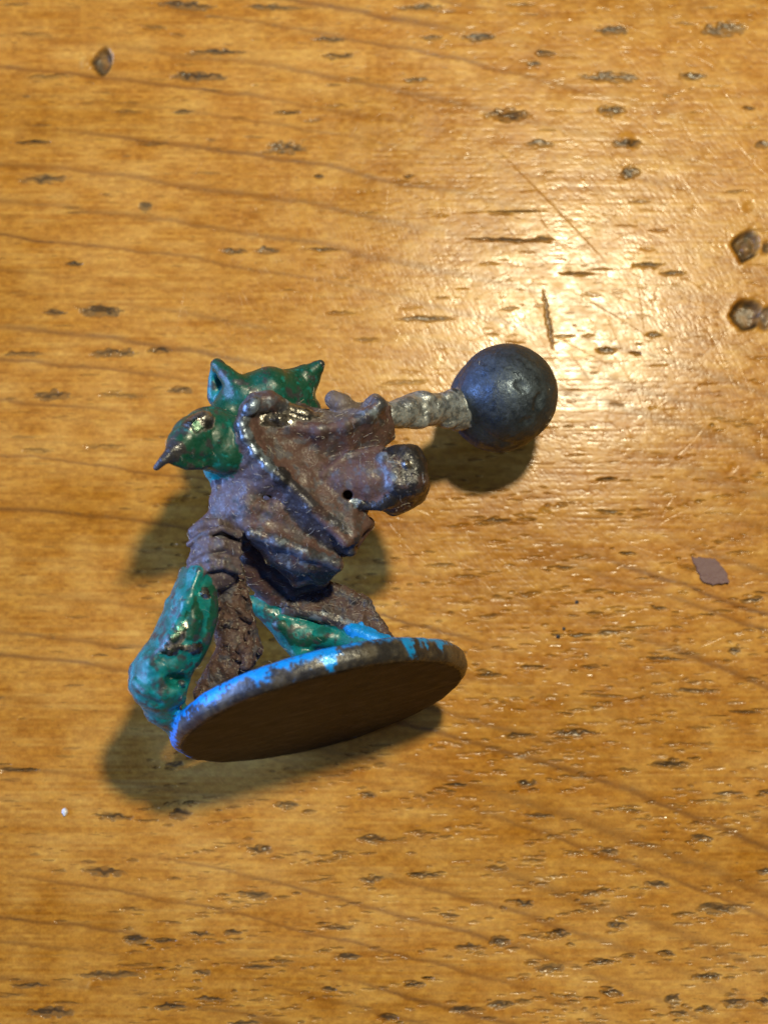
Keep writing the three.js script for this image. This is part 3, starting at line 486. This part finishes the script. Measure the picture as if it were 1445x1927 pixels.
function paintAt(v) {
  const x = vPos[v * 3], y = vPos[v * 3 + 1], z = vPos[v * 3 + 2], q = vPrim[v], kind = q.paint, worn = vCurv[v];
  const n0 = fbm3(x * 0.45, y * 0.45 + 8, z * 0.45), n1 = fbm3(x * 0.9 + 3, y * 0.9, z * 0.9), n2 = fbm3(x * 2.6, y * 2.6 + 4, z * 2.6), n3 = noise3(x * 8, y * 8, z * 8);
  const chip = fbm3(x * 1.6 + 20, y * 1.6, z * 1.6 + 6), fineChip = fbm3(x * 4.2 + 11, y * 4.2, z * 4.2);
  let c = PAINT[kind] ?? PAINT.brown;
  if (kind === 'base') {
    const dx = x - BC[0], dy = y - BC[1], dz = z - BC[2], s = dx * BN[0] + dy * BN[1] + dz * BN[2], r = Math.hypot(dx * BE[0] + dy * BE[1] + dz * BE[2], dx * BW[0] + dy * BW[1] + dz * BW[2]);
    const e = dx * BE[0] + dy * BE[1] + dz * BE[2];                                                                 // blue paint from the top laps over the rim and runs down it in places
    let run = 1.1 * sstep(-9.6, -10.8, e) - 0.4 * sstep(1.5, 4.5, e); for (const [e0, w, h] of [[1.7, 0.4, 1.5], [-3.4, 0.7, 0.35], [-6.6, 0.9, 0.45], [7.3, 0.35, 1.35], [8.3, 0.25, 0.7], [9.5, 0.4, 0.9], [-1, 0.3, 0.3]]) run += h * Math.exp(-(((e - e0 + (fineChip - 0.5) * 0.9) / w) ** 2));
    const edge = s + 1.45 - 0.14 * sstep(3, 0, e) + (chip - 0.5) * 1.5 + (fineChip - 0.5) * 1.2;
    if (r > BR - 0.85 && s < -0.1) c = mix3(mix3(c, PAINT.gun, 0.6), PAINT.bronze, sstep(0.4, 0.62, n1 * 0.6 + n2 * 0.4) * 0.8);                                 // bare metal where the rim is rubbed
    const blue = sstep(0.3, -0.26, edge - run) * (r > BR - 1.1 || s < -1 ? 1 : 0); c = mix3(c, mix3(PAINT.blue, PAINT.gun, sstep(0.6, 0.7, fineChip)), blue);
    if (s > -0.2 && r < BR - 0.5) { c = mix3(c, [0.008, 0.007, 0.006], sstep(0.4, 0.62, fbm3(x * 0.6, y * 1.8, z * 0.6)) * 0.85); c = mix3(c, [0.055, 0.042, 0.028], sstep(0.54, 0.68, fbm3(x * 1.1 + 50, y * 2.6, z * 1.1)) * 0.7); c = mix3(c, [0.075, 0.062, 0.045], sstep(0.8, 0.9, noise3(x * 1.2 + y * 0.6, (y - x * 0.25) * 9, 3)) * 0.55); }
    return c.map((q2) => q2 * (0.85 + 0.3 * n3));
  }
  if (kind === 'green' || kind === 'teal' || kind === 'brightteal') {
    if (q.part === 'leg' || q.part === 'far_leg') c = mix3(c, PAINT.green, sstep(0.5, 0.62, n1) * 0.6);
    else c = mix3(c, [0.005, 0.1, 0.085], sstep(0.5, 0.66, n0) * 0.5);
    c = mix3(c, PAINT.gun, sstep(0.57, 0.66, chip * 0.72 + fineChip * 0.28 + clamp(worn * 0.035, -0.05, 0.1)) * 0.9);
    c = mix3(c, PAINT.brightteal, sstep(0.66, 0.72, fbm3(x * 3 + 30, y * 3, z * 3)) * 0.4);
  } else if (kind === 'brown' || kind === 'purple' || kind === 'cloth') {
    c = mix3(c, PAINT.purple, sstep(0.5, 0.62, n1) * 0.3); c = mix3(c, PAINT.blueworn, sstep(0.56, 0.64, chip) * 0.7);
    c = mix3(c, PAINT.black, sstep(0.6, 0.68, n0 * 0.3 + fineChip * 0.3 + chip * 0.4 + clamp(worn * 0.03, -0.06, 0.09)) * 0.75);
    c = mix3(c, [0.05, 0.032, 0.026], sstep(0.54, 0.64, fbm3(x * 1.7 + 9, y * 1.7, z * 1.7)) * 0.6);
  } else if (kind === 'ridge' || kind === 'blueworn') { c = mix3(c, PAINT.brown, sstep(0.46, 0.58, n2) * 0.8); c = mix3(c, PAINT.gun, sstep(0.48, 0.6, n1) * 0.75); c = mix3(c, PAINT.bluemetal, sstep(0.58, 0.66, chip) * 0.6); }
  else if (kind === 'bluemetal') { c = mix3(c, PAINT.gun, sstep(0.46, 0.58, n2) * 0.8); }
  else if (kind === 'steel') { c = mix3(c, PAINT.gun, sstep(0.44, 0.6, n2) * 0.6); c = mix3(c, [0.36, 0.34, 0.31], sstep(0.6, 0.7, n3) * 0.6); }
  else if (kind === 'metal') { c = mix3(c, PAINT.gun, sstep(0.42, 0.58, n2) * 0.8); if (q.part === 'leg' || q.part === 'head') c = mix3(c, PAINT.green, sstep(0.5, 0.58, chip) * 0.8); }
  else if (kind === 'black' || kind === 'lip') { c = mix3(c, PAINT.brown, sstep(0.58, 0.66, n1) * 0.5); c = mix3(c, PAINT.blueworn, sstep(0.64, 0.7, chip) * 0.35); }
  else if (kind === 'gun') { if (q.part === 'head' || q.part === 'ear') c = mix3(c, PAINT.green, sstep(0.46, 0.54, chip)); }
  else if (kind === 'iron') { c = mix3(c, [0.058, 0.075, 0.096], sstep(0.42, 0.6, n1)); c = mix3(c, [0.1, 0.12, 0.15], sstep(0.6, 0.7, n2) * 0.5); }
  const speck = noise3(x * 11 + 40, y * 11, z * 11);                                // grains of pale dust caught in the paint
  if (kind !== 'iron') c = mix3(c, [0.3, 0.27, 0.22], sstep(kind === 'brown' || kind === 'purple' || kind === 'cloth' ? 0.8 : 0.86, 0.92, speck) * (kind === 'cloth' || kind === 'dusty' || kind === 'purple' ? 0.8 : kind === 'green' || kind === 'teal' ? 0.15 : 0.45));
  return c.map((w) => w * (0.78 + 0.44 * n3));
}
const GS = 512, grain = new Float32Array(GS * GS), gloss = new Uint8Array(GS * GS * 4);
for (let j = 0; j < GS; j++) for (let i = 0; i < GS; i++) {
  const k = j * GS + i; grain[k] = 0.5 * noise2(i / 16, j / 16, 32, 32, 21) + 0.3 * noise2(i / 8, j / 8, 64, 64, 22) + 0.25 * noise2(i / 4, j / 4, 128, 128, 23);
  gloss[k * 4 + 1] = 255 * clamp(0.74 + 0.5 * (noise2(i / 32, j / 32, 16, 16, 24) - 0.5) + 0.4 * (noise2(i / 6.4, j / 6.4, 80, 80, 25) - 0.5)); gloss[k * 4 + 3] = 255;
}
const grainT = dataTexture(grain, GS, GS, THREE.RedFormat, THREE.FloatType), glossT = dataTexture(gloss, GS, GS, THREE.RGBAFormat, THREE.UnsignedByteType);
const mat = (name, roughness, metalness, bump) => { const m = new THREE.MeshPhysicalMaterial({ vertexColors: true, roughness, metalness, roughnessMap: glossT, bumpMap: grainT, bumpScale: bump * MM }); m.name = name; return m; };
const MATS = { underside: Object.assign(mat('scuffed_underside', 0.8, 0, 0), { specularIntensity: 0.32, roughnessMap: null, bumpMap: null, roughness: 0.55 }), rubbed: mat('rubbed_blue_metal', 0.45, 0.6, 0.04), green: mat('green_paint', 0.5, 0, 0.014), cloth: mat('flaking_brown_paint', 0.85, 0, 0.09), brown: mat('brown_paint', 0.8, 0, 0.04), dark: mat('worn_dark_paint', 0.52, 0.1, 0.05), steel: mat('bare_metal', 0.48, 0.5, 0.05), metal: mat('rubbed_metal', 0.42, 0.85, 0.04), iron: mat('gunmetal_paint', 0.74, 0.75, 0.03), base: mat('base_paint', 0.5, 0.15, 0.03) };
const MATOF = { green: 'green', teal: 'green', brightteal: 'green', gun: 'dark', bluemetal: 'rubbed', brown: 'brown', purple: 'brown', ridge: 'dark', lip: 'dark', black: 'dark', blueworn: 'dark', dusty: 'brown', metal: 'metal', cloth: 'cloth', steel: 'steel', iron: 'iron', base: 'base', blue: 'base' };
const figurine = new THREE.Group(); figurine.name = 'metal_figurine'; figurine.position.set(BC[0] * MM, 0, BC[2] * MM); scene.add(figurine);
tag(figurine, 'worn painted metal goblin figurine with ball and chain lying on the oak table', 'figurine');
const under = (v) => { const d = [vPos[v * 3] - BC[0], vPos[v * 3 + 1] - BC[1], vPos[v * 3 + 2] - BC[2]], dot = (b) => d[0] * b[0] + d[1] * b[1] + d[2] * b[2]; return dot(BN) > -0.3 && Math.hypot(dot(BE), dot(BW)) < BR - 0.55; };
const PARTNAME = { far_leg: 'leg' }, PARTLABEL = { ball: 'dark gunmetal ball at the end of the chain', base: 'round dark base with blue paint along its rim', chain: 'bare grey metal chain' };
{
  const colors = Array.from(vPrim, (_, v) => paintAt(v)), bins = new Map();
  // two ears and two sleeves are parts of their own
  const split = { ear: (v) => (vPos[v * 3] > at(500, 720, 13)[0] ? 1 : 0), sleeve: (v) => (vPos[v * 3 + 2] > at(640, 858, 16)[2] ? 1 : 0) };
  for (let t = 0; t < TRIS.length; t += 3) {
    const [a, b, c] = [TRIS[t], TRIS[t + 1], TRIS[t + 2]], q = vPrim[a];
    const key = q.part + (split[q.part]?.(a) ?? '');
    if (!bins.has(key)) bins.set(key, { part: q.part, mats: new Map() });
    const m = q.part === 'base' && q.paint === 'base' && under(a) ? 'underside' : MATOF[q.paint] ?? 'brown', mats = bins.get(key).mats;
    if (!mats.has(m)) mats.set(m, []);
    mats.get(m).push(a, b, c);
  }
  for (const { part: p, mats } of bins.values()) {
    const pos = [], nor = [], uv = [], col = [], index = [], seen = new Map(), g = new THREE.BufferGeometry(), used = [];
    for (const [m, tris] of mats) {
      g.addGroup(index.length, tris.length, used.length); used.push(MATS[m]);
      for (let t = 0; t < tris.length; t += 3) {
        const n = tris[t], ax = [0, 1, 2].sort((A, B) => Math.abs(vNor[n * 3 + B]) - Math.abs(vNor[n * 3 + A]))[0];
        for (let e = 0; e < 3; e++) {
          const v = tris[t + e], id = v * 3 + ax;
          if (!seen.has(id)) {
            seen.set(id, pos.length / 3);
            const P = [vPos[v * 3], vPos[v * 3 + 1], vPos[v * 3 + 2]];
            pos.push((P[0] - BC[0]) * MM, P[1] * MM, (P[2] - BC[2]) * MM); nor.push(vNor[v * 3], vNor[v * 3 + 1], vNor[v * 3 + 2]); col.push(...colors[v]);
            const [s, r] = ax === 0 ? [P[2], P[1]] : ax === 1 ? [P[0], P[2]] : [P[0], P[1]]; uv.push(s / 6, r / 6);
          }
          index.push(seen.get(id));
        }
      }
    }
    g.setAttribute('position', new THREE.Float32BufferAttribute(pos, 3)); g.setAttribute('normal', new THREE.Float32BufferAttribute(nor, 3)); g.setAttribute('uv', new THREE.Float32BufferAttribute(uv, 2)); g.setAttribute('color', new THREE.Float32BufferAttribute(col, 3)); g.setIndex(index);
    const o = part(PARTNAME[p] ?? p, g, used.length === 1 ? used[0] : used, figurine);
    if (PARTLABEL[p]) o.userData.label = PARTLABEL[p];
  }
}
{
  // lint and hairs caught on the rough paint
  const pos = [], nor = [], idx = [], pts = [];
  const want = { cloth: 1.2, dusty: 1, purple: 0.7, brown: 0.5, black: 0.12, lip: 0.3, ridge: 0.25, blueworn: 0.4, teal: 0.12, green: 0.1, base: 0 };
  let tries = 0;
  while (pts.length < 1100 && tries++ < 60000) { const v = Math.floor(rnd() * vPrim.length); if (vNor[v * 3 + 1] > -0.1 && rnd() < (want[vPrim[v].paint] ?? 0.02)) pts.push(v); }
  for (const v of pts) {
    const n = [vNor[v * 3], vNor[v * 3 + 1], vNor[v * 3 + 2]], len = 0.12 + rnd() * rnd() * 0.9, R = 0.008 + rnd() * 0.007;
    let d = [rnd() - 0.5, rnd() - 0.5, rnd() - 0.5]; const dn = d[0] * n[0] + d[1] * n[1] + d[2] * n[2]; d = d.map((q, c) => q - dn * n[c] * 0.9); let l = Math.hypot(...d) || 1; d = d.map((q) => q / l);
    const turn = [rnd() - 0.5, rnd() - 0.5, rnd() - 0.5].map((q) => q * 1.6), p = [0, 1, 2].map((c) => vPos[v * 3 + c] + n[c] * 0.01 - d[c] * len / 2), start = pos.length / 3;
    for (let s = 0; s <= 5; s++) {
      const t = s / 5, lift = 0.035 * Math.sin(t * 3.14) + len * 0.07 * t, c = [0, 1, 2].map((k) => p[k] + d[k] * len * t + turn[k] * len * (t - t * t) + n[k] * lift);
      const a = n, b = [d[1] * n[2] - d[2] * n[1], d[2] * n[0] - d[0] * n[2], d[0] * n[1] - d[1] * n[0]];
      for (let e = 0; e < 3; e++) { const w = e * 2.094, o = [0, 1, 2].map((k) => a[k] * Math.cos(w) + b[k] * Math.sin(w)); pos.push((c[0] + o[0] * R - BC[0]) * MM, (c[1] + o[1] * R) * MM, (c[2] + o[2] * R - BC[2]) * MM); nor.push(...o); }
      if (s) for (let e = 0; e < 3; e++) { const f = (e + 1) % 3, A = start + s * 3 - 3; idx.push(A + e, A + f, A + 3 + e, A + f, A + 3 + f, A + 3 + e); }
    }
  }
  const g = new THREE.BufferGeometry(); g.setAttribute('position', new THREE.Float32BufferAttribute(pos, 3)); g.setAttribute('normal', new THREE.Float32BufferAttribute(nor, 3)); g.setIndex(idx);
  const lint = new THREE.MeshStandardMaterial({ color: new THREE.Color().setRGB(0.5, 0.45, 0.37), roughness: 0.9, side: THREE.DoubleSide }); lint.name = 'pale_lint';
  part('lint', g, lint, figurine).userData.kind = 'stuff';
}
console.log('figurine', vPos.length / 3, 'vertices', TRIS.length / 3, 'triangles');

// ---------------------------------------------------------------- a paint flake and crumbs lying on the table
{
  const flake = new THREE.Group(), p0 = at(1337, 1076, 0); flake.name = 'paint_flake'; flake.position.set(p0[0] * MM, 0, p0[2] * MM); scene.add(flake);
  tag(flake, 'flat purple brown paint flake on the table right of the figurine', 'paint flake');
  const rim = [[1301, 1049], [1316, 1050], [1331, 1050], [1345, 1053], [1357, 1068], [1368, 1083], [1369, 1096], [1353, 1099], [1336, 1100], [1320, 1092], [1312, 1072]];
  const ragged = []; rim.forEach((p, i) => { const q = rim[(i + 1) % rim.length]; for (let t = 0; t < 1; t += 0.25) ragged.push([lerp(p[0], q[0], t) + (rnd() - 0.5) * 3.4, lerp(p[1], q[1], t) + (rnd() - 0.5) * 3.4]); });
  const shape = new THREE.Shape(ragged.map(([x, y]) => { const q = at(x, y, 0.1); return new THREE.Vector2((q[0] - p0[0]) * MM, -(q[2] - p0[2]) * MM); }));
  const g = new THREE.ExtrudeGeometry(shape, { depth: 0.07 * MM, bevelEnabled: true, bevelSize: 0.03 * MM, bevelThickness: 0.03 * MM, bevelSegments: 2, steps: 1 }); g.rotateX(-Math.PI / 2); g.rotateZ(0.05); g.rotateX(-0.04); g.translate(0, 0.13 * MM, 0);
  const m = new THREE.MeshStandardMaterial({ color: new THREE.Color().setRGB(0.12, 0.05, 0.05), roughness: 0.55, bumpMap: grainT.clone(), bumpScale: 0.03 * MM }); m.bumpMap.repeat.set(160, 160); m.name = 'flake_paint';
  part('flake', g, m, flake);
  const crumb = (name, px, py, r, color, rough, label, group, lift) => {
    const q = at(px, py, 0), ge = new THREE.IcosahedronGeometry(r * MM, 2), a = ge.attributes.position;
    for (let i = 0; i < a.count; i++) { const x = a.getX(i) / MM / r, y = a.getY(i) / MM / r, z = a.getZ(i) / MM / r, s = 0.75 + 0.7 * noise3(x * 1.6 + px, y * 1.6, z * 1.6 + py); a.setXYZ(i, a.getX(i) * s, a.getY(i) * s * 0.8, a.getZ(i) * s * lift); }
    ge.computeVertexNormals();
    const o = new THREE.Mesh(ge, new THREE.MeshStandardMaterial({ color: new THREE.Color().setRGB(...color), roughness: rough })); o.name = name; o.position.set(q[0] * MM, r * 0.55 * MM, q[2] * MM); o.castShadow = o.receiveShadow = true; scene.add(o);
    tag(o, label, 'crumb', group);
  };
  crumb('white_crumb', 123, 1528, 0.2, [0.62, 0.62, 0.62], 0.3, 'tiny white crumb on the table at the lower left', null, 1.35);
  crumb('dark_crumb', 1085, 1133, 0.13, [0.03, 0.03, 0.028], 0.6, 'dark crumb right of the figurine, topmost of three', 'dark crumbs right of the figurine', 1);
  crumb('dark_crumb_001', 1061, 1183, 0.12, [0.03, 0.03, 0.028], 0.6, 'dark crumb right of the figurine, middle of three', 'dark crumbs right of the figurine', 1);
  crumb('dark_crumb_002', 1050, 1198, 0.14, [0.03, 0.03, 0.028], 0.6, 'dark crumb right of the figurine, lowest of three', 'dark crumbs right of the figurine', 1);
}

// ---------------------------------------------------------------- the lamp overhead and the window at the left, outside the view
{
  const lamp = new THREE.Group(); lamp.name = 'desk_lamp'; lamp.position.set(...LAMP_AT); scene.add(lamp);
  tag(lamp, 'small desk lamp with a warm bulb bent over the table', 'lamp');
  const glow = new THREE.MeshStandardMaterial({ color: 0xffffff, emissive: new THREE.Color().setRGB(1, 0.86, 0.66), emissiveIntensity: 8, roughness: 0.4 });
  part('bulb', new THREE.SphereGeometry(0.0084, 32, 24), glow, lamp);
  const dark = new THREE.MeshStandardMaterial({ color: 0x1c1c1c, roughness: 0.5, metalness: 0.4, side: THREE.DoubleSide });
  const shade = new THREE.LatheGeometry([[0.034, 0.004], [0.036, 0.006], [0.024, 0.03], [0.012, 0.046], [0.011, 0.06], [0.0, 0.061]].map((p) => new THREE.Vector2(...p)), 40); part('shade', shade, dark, lamp);
  const bend = new THREE.CatmullRomCurve3([[0, 0.06, 0], [0.01, 0.1, -0.02], [0.08, 0.13, -0.11], [0.15, 0.04, -0.2], [0.165, -0.19, -0.235]].map((p) => new THREE.Vector3(...p)));
  part('arm', new THREE.TubeGeometry(bend, 60, 0.004, 10), dark, lamp);
  const foot = new THREE.CylinderGeometry(0.05, 0.055, 0.012, 40); foot.translate(0.165, -LAMP_AT[1] + 0.0065, -0.235); part('foot', foot, dark, lamp);
  const light = new THREE.PointLight(new THREE.Color().setRGB(1, 0.9, 0.6), LAMP_POWER); light.name = 'lamp_light';
  light.shadow.radius = 0.41; light.castShadow = true; lamp.add(light);

  const win = new THREE.Group(); win.name = 'window'; win.position.set(...WINDOW_AT); win.rotation.y = Math.PI / 2; scene.add(win);
  tag(win, 'white framed window letting in cool daylight at the left', 'window');
  const [r, g, b] = WINDOW_GLOW, frame = new THREE.MeshStandardMaterial({ color: 0xd8d8d4, roughness: 0.5 });
  part('window_pane', new THREE.BoxGeometry(WINDOW_W, WINDOW_H, 0.006), new THREE.MeshStandardMaterial({ color: 0x222222, emissive: new THREE.Color().setRGB(r, g, b), emissiveIntensity: 0.2, roughness: 0.2 }), win);
  for (const s of [-1, 1]) {
    const v = new THREE.BoxGeometry(0.06, WINDOW_H + 0.12, 0.07); v.translate(s * (WINDOW_W / 2 + 0.032), 0, 0); part('frame', v, frame, win);
    const h = new THREE.BoxGeometry(WINDOW_W, 0.06, 0.07); h.translate(0, s * (WINDOW_H / 2 + 0.032), 0); part('frame', h, frame, win);
  }
  const day = new THREE.RectAreaLight(new THREE.Color().setRGB(r / b, g / b, 1), b, WINDOW_W, WINDOW_H); day.name = 'window_light';
  day.position.set(0, 0, 0.012); day.rotation.y = Math.PI; win.add(day);
}

renderer.render(scene, camera);
